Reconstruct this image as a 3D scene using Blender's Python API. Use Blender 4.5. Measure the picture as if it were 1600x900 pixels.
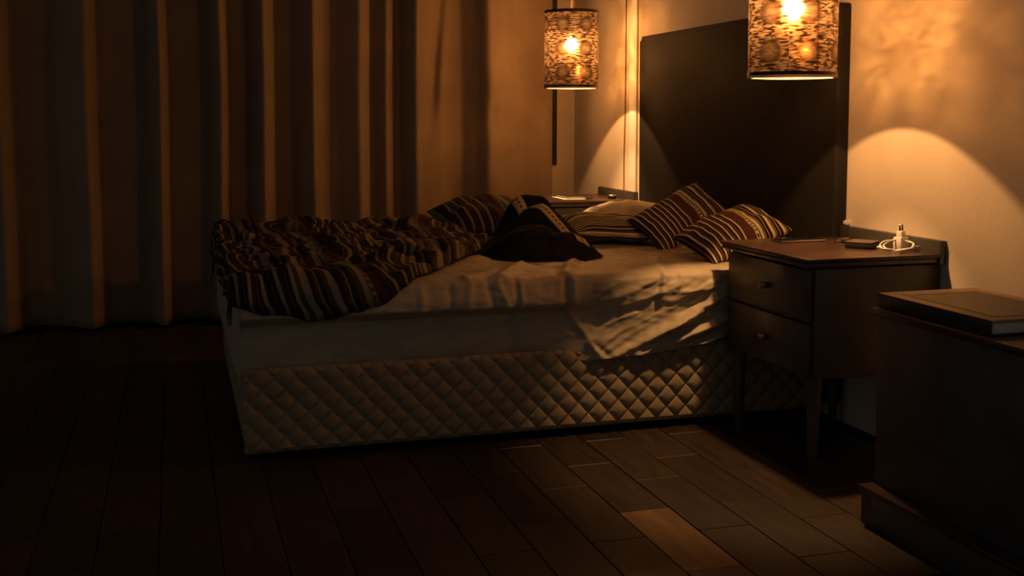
import bpy, bmesh, math, random
import numpy as np
from mathutils import Vector, Matrix, noise as mnoise

random.seed(7)
for o in list(bpy.data.objects):
    bpy.data.objects.remove(o)
scene = bpy.context.scene
COL = scene.collection

# ------------------------------------------------------------------ camera
F_PX, PITCH, HORIZON = 1750.0, math.radians(5.0), 185.0
YAW = math.atan(529 * math.cos(PITCH) / F_PX)
cam_data = bpy.data.cameras.new('camera')
cam = bpy.data.objects.new('camera', cam_data)
COL.objects.link(cam)
cam.location = (-2.07, 0.0, 0.98)
cam.rotation_euler = (math.pi / 2 - PITCH, 0, -YAW)
cam_data.sensor_width = 36.0
cam_data.lens = F_PX / 1600 * 36.0
cam_data.shift_y = (HORIZON + F_PX * math.tan(PITCH) - 450) / 1600
cam_data.clip_start = 0.05
scene.camera = cam

# ------------------------------------------------------------------ world and exposure
AMBIENT = 0.068
world = bpy.data.worlds.new('world')
scene.world = world
world.use_nodes = True
bg = world.node_tree.nodes['Background']
bg.inputs['Color'].default_value = (1.0, 0.96, 0.91, 1)
bg.inputs['Strength'].default_value = AMBIENT
vs = scene.view_settings
vs.view_transform = 'Standard'
vs.look = 'None'
vs.exposure = 0.0
vs.gamma = 1.0
vs.use_curve_mapping = False
LAMP_COLOR = (1.0, 0.53, 0.205)
BULB_RADIANCE = 2100.0
REFLECTION_POWER = 17.0  # for the added spot inside each shade
REFLECTION_COLOR = (1.0, 0.47, 0.155)


# ------------------------------------------------------------------ helpers
def new_mat(name, color, rough=0.6, spec=0.4, metal=0.0, bump=None, vary=None, coat=0.0, sheen=0.0):
    """Principled material; bump = (scale, strength, distance), vary = (scale, amount) darkens and lightens by noise."""
    m = bpy.data.materials.new(name)
    m.use_nodes = True
    nt = m.node_tree
    b = nt.nodes['Principled BSDF']
    b.inputs['Base Color'].default_value = (*color, 1)
    b.inputs['Roughness'].default_value = rough
    b.inputs['Specular IOR Level'].default_value = spec
    b.inputs['Metallic'].default_value = metal
    b.inputs['Coat Weight'].default_value = coat
    b.inputs['Sheen Weight'].default_value = sheen
    tc = nt.nodes.new('ShaderNodeTexCoord')
    if vary:
        n = nt.nodes.new('ShaderNodeTexNoise')
        n.inputs['Scale'].default_value = vary[0]
        n.inputs['Detail'].default_value = 4
        nt.links.new(tc.outputs['Object'], n.inputs['Vector'])
        r = nt.nodes.new('ShaderNodeMapRange')
        r.inputs['From Min'].default_value = 0.3
        r.inputs['From Max'].default_value = 0.7
        r.inputs['To Min'].default_value = 1 - vary[1]
        r.inputs['To Max'].default_value = 1 + vary[1]
        nt.links.new(n.outputs['Fac'], r.inputs['Value'])
        mx = nt.nodes.new('ShaderNodeVectorMath')
        mx.operation = 'SCALE'
        mx.inputs[0].default_value = color
        nt.links.new(r.outputs['Result'], mx.inputs['Scale'])
        nt.links.new(mx.outputs['Vector'], b.inputs['Base Color'])
    if bump:
        n = nt.nodes.new('ShaderNodeTexNoise')
        n.inputs['Scale'].default_value = bump[0]
        n.inputs['Detail'].default_value = 3
        nt.links.new(tc.outputs['Object'], n.inputs['Vector'])
        bp = nt.nodes.new('ShaderNodeBump')
        bp.inputs['Strength'].default_value = bump[1]
        bp.inputs['Distance'].default_value = bump[2]
        nt.links.new(n.outputs['Fac'], bp.inputs['Height'])
        nt.links.new(bp.outputs['Normal'], b.inputs['Normal'])
    return m


class NT:
    """Short-hand for building node graphs."""
    def __init__(self, mat):
        self.nt = mat.node_tree

    def _in(self, sock, v):
        if isinstance(v, bpy.types.NodeSocket):
            self.nt.links.new(v, sock)
        elif v is not None:
            sock.default_value = v

    def math(self, op, a, b=None, c=None):
        n = self.nt.nodes.new('ShaderNodeMath')
        n.operation = op
        for i, v in enumerate((a, b, c)):
            if v is not None:
                self._in(n.inputs[i], v)
        return n.outputs[0]

    def mix(self, fac, a, b):
        n = self.nt.nodes.new('ShaderNodeMix')
        n.data_type = 'RGBA'
        self._in(n.inputs[0], fac)
        self._in(n.inputs[6], a)
        self._in(n.inputs[7], b)
        return n.outputs[2]

    def ramp(self, fac, stops, interp='CONSTANT'):
        n = self.nt.nodes.new('ShaderNodeValToRGB')
        cr = n.color_ramp
        cr.interpolation = interp
        while len(cr.elements) < len(stops):
            cr.elements.new(0.5)
        for e, (p, c) in zip(cr.elements, stops):
            e.position = p
            e.color = (*c, 1) if len(c) == 3 else c
        self._in(n.inputs[0], fac)
        return n.outputs[0]

    def uv(self):
        n = self.nt.nodes.new('ShaderNodeUVMap')
        s = self.nt.nodes.new('ShaderNodeSeparateXYZ')
        self.nt.links.new(n.outputs[0], s.inputs[0])
        return s.outputs[0], s.outputs[1], n.outputs[0]


def link_obj(name, me, mat, parent=None, loc=None):
    o = bpy.data.objects.new(name, me)
    COL.objects.link(o)
    if mat is not None and not me.materials:
        me.materials.append(mat)
    if parent is not None:
        o.parent = parent
    if loc is not None:
        o.location = loc
    return o


def origin_of(parent):
    v = Vector((0, 0, 0))
    while parent is not None:
        v += parent.location
        parent = parent.parent
    return v


def build(name, verts, faces, mat, parent=None, uvs=None, smooth=False, origin=None):
    """World-space verts -> one mesh object; uvs is per-vertex."""
    off = origin_of(parent) if parent is not None else Vector(origin or (0, 0, 0))
    me = bpy.data.meshes.new(name)
    me.from_pydata([(v[0] - off[0], v[1] - off[1], v[2] - off[2]) for v in verts], [], faces)
    if uvs is not None:
        lay = me.uv_layers.new(name='UVMap')
        idx = np.empty(len(me.loops), dtype=np.int32)
        me.loops.foreach_get('vertex_index', idx)
        lay.data.foreach_set('uv', np.asarray(uvs, dtype=np.float32)[idx].ravel())
    if smooth:
        me.polygons.foreach_set('use_smooth', [True] * len(me.polygons))
    me.update()
    return link_obj(name, me, mat, parent, None if parent is not None else off)


def grid_faces(nu, nv, base=0, wrap_u=False):
    fs = []
    for i in range(nu if wrap_u else nu - 1):
        i2 = (i + 1) % nu
        for j in range(nv - 1):
            fs.append((base + i * nv + j, base + i2 * nv + j, base + i2 * nv + j + 1, base + i * nv + j + 1))
    return fs


def box_bm(bm, lo, hi, bevel=0.0, seg=2):
    vs_ = [bm.verts.new((x, y, z)) for x in (lo[0], hi[0]) for y in (lo[1], hi[1]) for z in (lo[2], hi[2])]
    fs = [bm.faces.new([vs_[i] for i in f]) for f in ((0, 1, 3, 2), (4, 6, 7, 5), (0, 4, 5, 1), (2, 3, 7, 6), (0, 2, 6, 4), (1, 5, 7, 3))]
    if bevel > 0:
        es = list({e for f in fs for e in f.edges})
        bmesh.ops.bevel(bm, geom=es, offset=bevel, segments=seg, affect='EDGES', profile=0.5)


def bm_obj(name, bm, mat, parent=None, origin=None, smooth=False):
    bmesh.ops.recalc_face_normals(bm, faces=bm.faces)
    off = origin_of(parent) if parent is not None else Vector(origin or (0, 0, 0))
    bmesh.ops.translate(bm, verts=bm.verts, vec=-off)
    me = bpy.data.meshes.new(name)
    bm.to_mesh(me)
    bm.free()
    if smooth:
        me.polygons.foreach_set('use_smooth', [True] * len(me.polygons))
        try:
            me.set_sharp_from_angle(angle=math.radians(40))
        except Exception:
            pass
    return link_obj(name, me, mat, parent, None if parent is not None else off)


def box(name, lo, hi, mat, parent=None, bevel=0.0, origin=None, seg=2):
    bm = bmesh.new()
    lo2 = [min(a, b) for a, b in zip(lo, hi)]
    hi2 = [max(a, b) for a, b in zip(lo, hi)]
    box_bm(bm, lo2, hi2, bevel, seg)
    return bm_obj(name, bm, mat, parent, origin, smooth=bevel > 0)


def tube(name, pts, rad, mat, parent=None, origin=None, n=8, closed=False):
    """Tube along a polyline of world points; rad is a number or a list."""
    P = [Vector(p) for p in pts]
    verts, faces = [], []
    prev = None
    for i, p in enumerate(P):
        a = P[i - 1] if (i > 0 or closed) else p
        b = P[(i + 1) % len(P)] if (i < len(P) - 1 or closed) else p
        t = (b - a).normalized()
        if prev is None:
            ref = Vector((0, 0, 1)) if abs(t.z) < 0.9 else Vector((1, 0, 0))
            nrm = t.cross(ref).normalized()
        else:
            nrm = (prev - t * prev.dot(t)).normalized()
        prev = nrm
        bi = t.cross(nrm)
        r = rad[i] if isinstance(rad, (list, tuple)) else rad
        for k in range(n):
            an = 2 * math.pi * k / n
            verts.append(p + nrm * (r * math.cos(an)) + bi * (r * math.sin(an)))
    m = len(P)
    for i in range(m if closed else m - 1):
        i2 = (i + 1) % m
        for k in range(n):
            k2 = (k + 1) % n
            faces.append((i * n + k, i * n + k2, i2 * n + k2, i2 * n + k))
    if not closed:
        faces.append(tuple(range(n - 1, -1, -1)))
        faces.append(tuple((m - 1) * n + k for k in range(n)))
    return build(name, verts, faces, mat, parent, smooth=True, origin=origin)


def lathe(name, prof, centre, mat, parent=None, n=48, closed=False, origin=None, uv=None):
    """Revolve (r, z) profile round a vertical axis through centre (x, y, z)."""
    verts, uvs = [], []
    m = len(prof)
    cols = n + 1 if uv else n
    for k in range(cols):
        a = 2 * math.pi * k / n
        for (r, z) in prof:
            verts.append((centre[0] + r * math.cos(a), centre[1] + r * math.sin(a), centre[2] + z))
            if uv:
                uvs.append((uv[0] * k / n, uv[1] * (z - prof[0][1]) / (prof[-1][1] - prof[0][1])))
    faces = []
    for k in range(n):
        k2 = k + 1 if uv else (k + 1) % n
        for j in range(m if closed else m - 1):
            j2 = (j + 1) % m
            faces.append((k * m + j, k2 * m + j, k2 * m + j2, k * m + j2))
    o = build(name, verts, faces, mat, parent, uvs=uvs or None, smooth=True, origin=origin)
    try:
        o.data.set_sharp_from_angle(angle=math.radians(35))
    except Exception:
        pass
    return o


def empty(name, loc):
    o = bpy.data.objects.new(name, None)
    COL.objects.link(o)
    o.location = loc
    o.empty_display_size = 0.05
    return o


def tag(o, label, cat, group=None):
    o['label'] = label
    o['category'] = cat
    if group:
        o['group'] = group
    return o


def structure(o, label=None):
    o['kind'] = 'structure'
    if label:
        o['label'] = label
    return o


def nz(x, y, z=0.0):
    return mnoise.noise(Vector((x, y, z)))


def sstep(a, b, x):
    t = max(0.0, min(1.0, (x - a) / (b - a)))
    return t * t * (3 - 2 * t)


def lerp_list(x, pts):
    """Piecewise-linear y(x) through pts sorted by x."""
    if x <= pts[0][0]:
        return pts[0][1]
    for (x0, y0), (x1, y1) in zip(pts, pts[1:]):
        if x <= x1:
            return y0 + (y1 - y0) * (x - x0) / (x1 - x0)
    return pts[-1][1]


def seg_dist(px, pz, a, b):
    dx, dz = b[0] - a[0], b[1] - a[1]
    L2 = dx * dx + dz * dz
    t = max(0.0, min(1.0, ((px - a[0]) * dx + (pz - a[1]) * dz) / L2))
    ex, ez = px - a[0] - t * dx, pz - a[1] - t * dz
    L = math.sqrt(L2)
    side = ((px - a[0]) * dz - (pz - a[1]) * dx) / L
    return math.hypot(ex, ez), t, side


# ------------------------------------------------------------------ materials
M_wall = new_mat('cream_plaster', (0.66, 0.58, 0.46), 0.75, 0.25, bump=(60, 0.15, 0.004), vary=(3.0, 0.06))
M_trunk = new_mat('white_trunking', (0.85, 0.82, 0.76), 0.45, 0.4, vary=(8, 0.03))
M_ceiling = new_mat('ceiling_paint', (0.10, 0.09, 0.08), 0.9, 0.1, vary=(2, 0.05))
M_dark = new_mat('dark_stained_wood', (0.048, 0.043, 0.040), 0.45, 0.7, vary=(9, 0.35), bump=(40, 0.08, 0.002))
M_top = new_mat('dark_brown_veneer', (0.042, 0.022, 0.015), 0.30, 0.5, vary=(12, 0.3), bump=(50, 0.06, 0.001))
M_edge = new_mat('worn_wood_edge', (0.075, 0.045, 0.030), 0.25, 0.7, vary=(25, 0.35))
M_head = new_mat('dark_leather', (0.020, 0.0185, 0.017), 0.7, 0.12, bump=(220, 0.25, 0.001), vary=(5, 0.15))
M_sheet = new_mat('tan_sateen_sheet', (0.44, 0.36, 0.24), 0.55, 0.3, vary=(6, 0.06), bump=(35, 0.25, 0.006), sheen=0.1)
M_pillow = new_mat('cream_cotton', (0.58, 0.49, 0.34), 0.7, 0.2, vary=(12, 0.06), bump=(30, 0.4, 0.008))
M_matt = new_mat('mattress_ticking', (0.45, 0.40, 0.30), 0.8, 0.1, vary=(20, 0.05))
M_curtain = new_mat('brown_curtain_cloth', (0.31, 0.23, 0.15), 0.8, 0.1, vary=(4, 0.10), bump=(22, 0.25, 0.01))
M_frame = new_mat('dark_window_frame', (0.03, 0.025, 0.02), 0.45, 0.4, vary=(9, 0.2))
M_glass = new_mat('night_glass', (0.008, 0.008, 0.009), 0.08, 0.6, vary=(2, 0.1))
M_plastic = new_mat('white_plastic', (0.74, 0.70, 0.62), 0.35, 0.5, vary=(30, 0.03))
M_metal = new_mat('brushed_metal', (0.62, 0.55, 0.46), 0.25, 0.5, metal=1.0, vary=(40, 0.08))
M_black = new_mat('black_glass', (0.006, 0.006, 0.007), 0.08, 0.8, vary=(10, 0.1))
M_blackp = new_mat('black_plastic', (0.016, 0.015, 0.014), 0.35, 0.5, vary=(20, 0.15))
M_wallet = new_mat('dark_brown_leather', (0.09, 0.055, 0.035), 0.5, 0.4, vary=(30, 0.2), bump=(160, 0.3, 0.001))
M_paper = new_mat('white_paper', (0.68, 0.62, 0.52), 0.8, 0.1, vary=(30, 0.04))
M_shaderim = new_mat('bronze_rim', (0.05, 0.028, 0.014), 0.4, 0.5, metal=0.3, vary=(30, 0.2))
M_lip = new_mat('pale_inner_lip', (0.36, 0.27, 0.20), 0.5, 0.3, vary=(30, 0.05))
M_brass = new_mat('aged_brass', (0.45, 0.28, 0.12), 0.35, 0.5, metal=1.0, vary=(30, 0.1))
M_cord = new_mat('pale_fabric_cord', (0.55, 0.42, 0.28), 0.7, 0.2, vary=(60, 0.1))
M_cable = new_mat('grey_thin_cable', (0.18, 0.12, 0.08), 0.6, 0.2, vary=(60, 0.1))
M_cover = new_mat('tan_book_cover', (0.34, 0.24, 0.15), 0.45, 0.4, vary=(20, 0.15))
M_coverdark = new_mat('dark_book_panel', (0.03, 0.022, 0.018), 0.4, 0.5, vary=(20, 0.2))


def plank_mat(name, base, seed):
    m = bpy.data.materials.new(name)
    m.use_nodes = True
    g = NT(m)
    nt = m.node_tree
    b = nt.nodes['Principled BSDF']
    tc = nt.nodes.new('ShaderNodeTexCoord')
    mp = nt.nodes.new('ShaderNodeMapping')
    mp.inputs['Scale'].default_value = (38, 4, 4)
    mp.inputs['Location'].default_value = (seed, seed * 2, 0)
    nt.links.new(tc.outputs['Object'], mp.inputs['Vector'])
    n = nt.nodes.new('ShaderNodeTexNoise')
    n.inputs['Scale'].default_value = 1.0
    n.inputs['Detail'].default_value = 6
    n.inputs['Distortion'].default_value = 0.8
    nt.links.new(mp.outputs[0], n.inputs['Vector'])
    col = g.ramp(n.outputs['Fac'], [(0.3, tuple(c * 0.6 for c in base)), (0.55, base), (0.75, tuple(min(1, c * 1.35) for c in base))], 'LINEAR')
    nt.links.new(col, b.inputs['Base Color'])
    b.inputs['Roughness'].default_value = 0.42
    b.inputs['Specular IOR Level'].default_value = 0.45
    return m


PLANKS = [plank_mat('oak_plank_%d' % i, c, i * 3.1) for i, c in enumerate((
    (0.037, 0.023, 0.015), (0.044, 0.027, 0.017), (0.031, 0.020, 0.013), (0.050, 0.030, 0.018)))]
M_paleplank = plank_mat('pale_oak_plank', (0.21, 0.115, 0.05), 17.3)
M_subfloor = new_mat('floor_joint_dark', (0.02, 0.012, 0.008), 0.8, 0.2, vary=(10, 0.2))


def quilt_mat():
    m = new_mat('quilted_beige_fabric', (0.40, 0.32, 0.20), 0.8, 0.15)
    g = NT(m)
    nt = m.node_tree
    b = nt.nodes['Principled BSDF']
    u, v, vec = g.uv()
    fine = g.math('MULTIPLY', g.math('SINE', g.math('MULTIPLY', u, 2 * math.pi / 0.006)), g.math('SINE', g.math('MULTIPLY', v, 2 * math.pi / 0.006)))
    fac = g.math('MULTIPLY_ADD', fine, 0.5, 0.5)
    col = g.mix(fac, (0.15, 0.115, 0.07, 1), (0.46, 0.37, 0.23, 1))
    nt.links.new(col, b.inputs['Base Color'])
    bp = nt.nodes.new('ShaderNodeBump')
    bp.inputs['Strength'].default_value = 0.35
    bp.inputs['Distance'].default_value = 0.002
    nt.links.new(fac, bp.inputs['Height'])
    nt.links.new(bp.outputs[0], b.inputs['Normal'])
    return m


M_quilt = quilt_mat()

CREAM, CREAM2 = (0.66, 0.55, 0.36), (0.50, 0.38, 0.20)
OLIVE, OCHRE = (0.16, 0.12, 0.055), (0.22, 0.12, 0.045)
INK, MAROON = (0.014, 0.011, 0.010), (0.050, 0.015, 0.011)


def stripe_mat(name, repeat, band_at, fine_p, coarse_p, dim=1.0):
    """Woven stripes across u (metres): fine ones, a maroon band edged with a dashed cream border, then broad ones; repeats along u."""
    m = bpy.data.materials.new(name)
    m.use_nodes = True
    g = NT(m)
    nt = m.node_tree
    b = nt.nodes['Principled BSDF']
    b.inputs['Roughness'].default_value = 0.8
    b.inputs['Specular IOR Level'].default_value = 0.15
    u, v, vec = g.uv()
    uu = g.math('MULTIPLY', g.math('FRACT', g.math('DIVIDE', u, repeat)), repeat)
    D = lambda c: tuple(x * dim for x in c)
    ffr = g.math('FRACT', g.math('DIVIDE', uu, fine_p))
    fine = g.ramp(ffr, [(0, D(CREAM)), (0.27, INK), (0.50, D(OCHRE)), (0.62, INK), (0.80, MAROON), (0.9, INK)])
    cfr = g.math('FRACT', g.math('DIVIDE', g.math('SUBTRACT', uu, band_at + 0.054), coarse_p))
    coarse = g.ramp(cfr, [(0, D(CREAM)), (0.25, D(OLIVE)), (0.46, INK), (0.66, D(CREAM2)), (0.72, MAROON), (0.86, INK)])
    # maroon band with a small dot weave
    dots = g.math('GREATER_THAN', g.math('MULTIPLY', g.math('SINE', g.math('MULTIPLY', u, 2 * math.pi / 0.006)), g.math('SINE', g.math('MULTIPLY', v, 2 * math.pi / 0.006))), 0.35)
    band = g.mix(dots, (*MAROON, 1), (*D(OCHRE), 1))
    dash = g.math('GREATER_THAN', g.math('FRACT', g.math('DIVIDE', v, 0.014)), 0.45)
    border = g.mix(dash, (*D(CREAM), 1), (*D(CREAM2), 1))
    edge_line = g.math('MULTIPLY', g.math('LESS_THAN', g.math('ABSOLUTE', g.math('SUBTRACT', uu, band_at + 0.043)), 0.0025), dash)
    border = g.mix(edge_line, border, (*INK, 1))
    c = fine
    c = g.mix(g.math('GREATER_THAN', uu, band_at), c, band)
    c = g.mix(g.math('GREATER_THAN', uu, band_at + 0.036), c, border)
    c = g.mix(g.math('GREATER_THAN', uu, band_at + 0.050), c, (*INK, 1))
    c = g.mix(g.math('GREATER_THAN', uu, band_at + 0.054), c, coarse)
    nt.links.new(c, b.inputs['Base Color'])
    w = nt.nodes.new('ShaderNodeTexNoise')
    w.inputs['Scale'].default_value = 260
    nt.links.new(vec, w.inputs['Vector'])
    bp = nt.nodes.new('ShaderNodeBump')
    bp.inputs['Strength'].default_value = 0.3
    bp.inputs['Distance'].default_value = 0.002
    nt.links.new(w.outputs['Fac'], bp.inputs['Height'])
    nt.links.new(bp.outputs[0], b.inputs['Normal'])
    return m


M_stripeA = stripe_mat('striped_weave', 0.40, 0.17, 0.0205, 0.040)
M_stripeB = stripe_mat('bold_striped_weave', 0.40, 0.165, 0.0225, 0.042)
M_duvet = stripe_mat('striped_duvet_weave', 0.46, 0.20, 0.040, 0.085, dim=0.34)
M_throw = new_mat('dark_woven_throw', (0.013, 0.011, 0.0095), 0.9, 0.08, vary=(26, 0.5), bump=(90, 0.4, 0.003))


def dash_mat():
    m = bpy.data.materials.new('dashed_cream_band')
    m.use_nodes = True
    g = NT(m)
    nt = m.node_tree
    b = nt.nodes['Principled BSDF']
    b.inputs['Roughness'].default_value = 0.8
    u, v, vec = g.uv()
    d = g.math('MULTIPLY', g.math('GREATER_THAN', g.math('FRACT', g.math('DIVIDE', u, 0.022)), 0.5),
               g.math('LESS_THAN', g.math('ABSOLUTE', g.math('SUBTRACT', v, 0.5)), 0.12))
    nt.links.new(g.mix(d, (0.52, 0.40, 0.22, 1), (0.10, 0.03, 0.02, 1)), b.inputs['Base Color'])
    return m


M_dash = dash_mat()


def shade_mat():
    """Hammered amber lamp shade: transparent between darker ridges, rosettes in a 7 x 3 lattice (uv: 7 cells round, 3 up)."""
    m = bpy.data.materials.new('hammered_amber_shade')
    m.use_nodes = True
    nt = m.node_tree
    g = NT(m)
    nt.nodes.remove(nt.nodes['Principled BSDF'])
    out = nt.nodes['Material Output']
    u, v, vec = g.uv()
    fu = g.math('SUBTRACT', g.math('FRACT', u), 0.5)
    fv = g.math('MULTIPLY', g.math('SUBTRACT', g.math('FRACT', v), 0.5), 1.0)
    r = g.math('SQRT', g.math('ADD', g.math('MULTIPLY', fu, fu), g.math('MULTIPLY', fv, fv)))
    ang = g.math('ARCTAN2', fv, fu)
    # wavy horizontal ridges
    mp = nt.nodes.new('ShaderNodeMapping')
    mp.inputs['Scale'].default_value = (4.2, 17, 1)
    nt.links.new(vec, mp.inputs['Vector'])
    n = nt.nodes.new('ShaderNodeTexNoise')
    n.inputs['Scale'].default_value = 1.0
    n.inputs['Detail'].default_value = 2.5
    n.inputs['Distortion'].default_value = 0.6
    nt.links.new(mp.outputs[0], n.inputs['Vector'])
    ridge = g.math('SMOOTH_MIN', g.math('MAXIMUM', g.math('MULTIPLY_ADD', n.outputs['Fac'], 5.0, -2.05), 0.0), 1.0, 0.2)
    # rosettes: petals inside, a dark ring round them
    petals = g.math('MULTIPLY_ADD', g.math('MULTIPLY', g.math('SINE', g.math('MULTIPLY', ang, 12.0)), g.math('SINE', g.math('MULTIPLY', r, 95.0))), 0.5, 0.5)
    inside = g.math('SUBTRACT', 1.0, g.ramp(r, [(0.0, (0, 0, 0)), (0.22, (0, 0, 0)), (0.28, (1, 1, 1))], 'LINEAR'))
    ring = g.ramp(r, [(0.0, (1, 1, 1)), (0.12, (0.85, 0.85, 0.85)), (0.24, (0.30, 0.30, 0.30)), (0.29, (0.35, 0.35, 0.35)), (0.37, (1, 1, 1))], 'LINEAR')
    mixp = g.math('ADD', g.math('MULTIPLY', ridge, g.math('SUBTRACT', 1.0, g.math('MULTIPLY', inside, 0.65))), g.math('MULTIPLY', petals, g.math('MULTIPLY', inside, 0.65)))
    pat = g.math('MULTIPLY', mixp, ring)
    # transmission cut near the bottom, shaped for the shadow it casts below
    dense = g.ramp(g.math('DIVIDE', v, 3.0), [(0.0, (0.10, 0.10, 0.10)), (0.065, (0.12, 0.12, 0.12)), (0.13, (1, 1, 1))], 'LINEAR')
    tint = g.mix(pat, (0.03, 0.015, 0.006, 1), (0.33, 0.265, 0.18, 1))
    tint = g.mix(dense, (0.02, 0.01, 0.004, 1), tint)
    tr = nt.nodes.new('ShaderNodeBsdfTransparent')
    nt.links.new(tint, tr.inputs['Color'])
    tl = nt.nodes.new('ShaderNodeBsdfTranslucent')
    nt.links.new(g.mix(pat, (0.001, 0.0005, 0.0002, 1), (0.017, 0.0105, 0.0055, 1)), tl.inputs['Color'])
    gl = nt.nodes.new('ShaderNodeBsdfGlossy')
    gl.inputs['Color'].default_value = (0.05, 0.03, 0.015, 1)
    gl.inputs['Roughness'].default_value = 0.3
    rf = nt.nodes.new('ShaderNodeBsdfRefraction')
    rf.inputs['IOR'].default_value = 1.12
    rf.inputs['Roughness'].default_value = 0.62
    nt.links.new(g.mix(pat, (0.002, 0.001, 0.0005, 1), (0.15, 0.122, 0.098, 1)), rf.inputs['Color'])
    a3 = nt.nodes.new('ShaderNodeAddShader')
    a1 = nt.nodes.new('ShaderNodeAddShader')
    a2 = nt.nodes.new('ShaderNodeAddShader')
    nt.links.new(tr.outputs[0], a1.inputs[0])
    nt.links.new(tl.outputs[0], a1.inputs[1])
    nt.links.new(a1.outputs[0], a2.inputs[0])
    nt.links.new(gl.outputs[0], a2.inputs[1])
    nt.links.new(a2.outputs[0], a3.inputs[0])
    nt.links.new(rf.outputs[0], a3.inputs[1])
    nt.links.new(a3.outputs[0], out.inputs['Surface'])
    return m


M_shade = shade_mat()


def clear_mat(name, color):
    m = bpy.data.materials.new(name)
    m.use_nodes = True
    nt = m.node_tree
    nt.nodes.remove(nt.nodes['Principled BSDF'])
    tr = nt.nodes.new('ShaderNodeBsdfTransparent')
    tr.inputs['Color'].default_value = (*color, 1)
    gl = nt.nodes.new('ShaderNodeBsdfGlossy')
    gl.inputs['Color'].default_value = (1, 1, 1, 1)
    gl.inputs['Roughness'].default_value = 0.1
    mx = nt.nodes.new('ShaderNodeMixShader')
    mx.inputs[0].default_value = 0.04
    nt.links.new(tr.outputs[0], mx.inputs[1])
    nt.links.new(gl.outputs[0], mx.inputs[2])
    nt.links.new(mx.outputs[0], nt.nodes['Material Output'].inputs['Surface'])
    return m


M_bulb = clear_mat('clear_bulb_glass', (0.97, 0.95, 0.92))
M_seam = clear_mat('plain_amber_seam', (0.55, 0.36, 0.20))
_nt = M_seam.node_tree
_tl = _nt.nodes.new('ShaderNodeBsdfTranslucent')
_tl.inputs['Color'].default_value = (0.014, 0.008, 0.005, 1)
_ad = _nt.nodes.new('ShaderNodeAddShader')
_o = _nt.nodes['Material Output']
_src = _o.inputs['Surface'].links[0].from_socket
_nt.links.new(_src, _ad.inputs[0])
_nt.links.new(_tl.outputs[0], _ad.inputs[1])
_nt.links.new(_ad.outputs[0], _o.inputs['Surface'])


def emit_mat(name, color, strength):
    m = bpy.data.materials.new(name)
    m.use_nodes = True
    b = m.node_tree.nodes['Principled BSDF']
    b.inputs['Base Color'].default_value = (*color, 1)
    b.inputs['Emission Color'].default_value = (*color, 1)
    b.inputs['Emission Strength'].default_value = strength
    return m


M_fil = emit_mat('glowing_filament', LAMP_COLOR, BULB_RADIANCE)

# ------------------------------------------------------------------ the room
Y_FAR = 5.71
H_ROOM = 2.62


def wall_obj(name, boxes, mat):
    bm = bmesh.new()
    for lo, hi in boxes:
        box_bm(bm, lo, hi)
    return structure(bm_obj(name, bm, mat))


wall_obj('wall_headboard', [((0, 0.6, -0.0079), (0.12, Y_FAR + 0.12, H_ROOM))], M_wall)
WX0, WX1, WZ0, WZ1 = -2.55, -0.102, 0.731, 2.15          # window opening
wall_obj('wall_window', [((-4.6, Y_FAR, -0.0079), (WX0, Y_FAR + 0.12, H_ROOM)), ((WX1, Y_FAR, -0.0079), (0, Y_FAR + 0.12, H_ROOM)),
                         ((WX0, Y_FAR, -0.0079), (WX1, Y_FAR + 0.12, WZ0)), ((WX0, Y_FAR, WZ1), (WX1, Y_FAR + 0.12, H_ROOM))], M_wall)
structure(box('ceiling', (-4.6, 0.6, H_ROOM), (0.12, Y_FAR + 0.12, H_ROOM + 0.08), M_ceiling))
for nm, lo, hi in (('baseboard_window', (-4.5, Y_FAR - 0.014, 0), (-0.015, Y_FAR - 0.0005, 0.08)),):
    structure(box(nm, lo, hi, M_dark, bevel=0.003))
win = structure(empty('window_1', ((WX0 + WX1) / 2, Y_FAR + 0.03, WZ0)))
fw_ = 0.034
for lo, hi in (((WX0, Y_FAR - 0.012, WZ0), (WX1, Y_FAR + 0.06, WZ0 + fw_)), ((WX0, Y_FAR - 0.012, WZ1 - fw_), (WX1, Y_FAR + 0.06, WZ1)),
               ((WX0, Y_FAR - 0.012, WZ0 + fw_), (WX0 + fw_, Y_FAR + 0.06, WZ1 - fw_)), ((WX1 - fw_, Y_FAR - 0.012, WZ0 + fw_), (WX1, Y_FAR + 0.06, WZ1 - fw_)),
               ((-1.34, Y_FAR, WZ0 + fw_), (-1.30, Y_FAR + 0.06, WZ1 - fw_))):
    box('window_frame', lo, hi, M_frame, win, bevel=0.002)
for a, b in ((WX0 + fw_, -1.34), (-1.30, WX1 - fw_)):
    box('pane', (a, Y_FAR + 0.025, WZ0 + fw_), (b, Y_FAR + 0.031, WZ1 - fw_), M_glass, win)

# slim white trunking and a loose thin cable beside it
structure(box('trim_1', (-0.010, 4.842, 0.10), (-0.0005, 4.925, H_ROOM - 0.002), M_trunk, bevel=0.002), 'slim white cable trunking on the wall')
cab = [(-0.0035, 4.986 + 0.004 * nz(z * 6, 3.3) + (0.012 * sstep(1.15, 0.75, z)), z) for z in np.linspace(H_ROOM - 0.002, 0.60, 60)]
tag(tube('wall_cable', cab, 0.0026, M_cable, origin=cab[-1], n=6), 'thin brown cable hanging down the wall beside the white trunking', 'cable')

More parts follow.
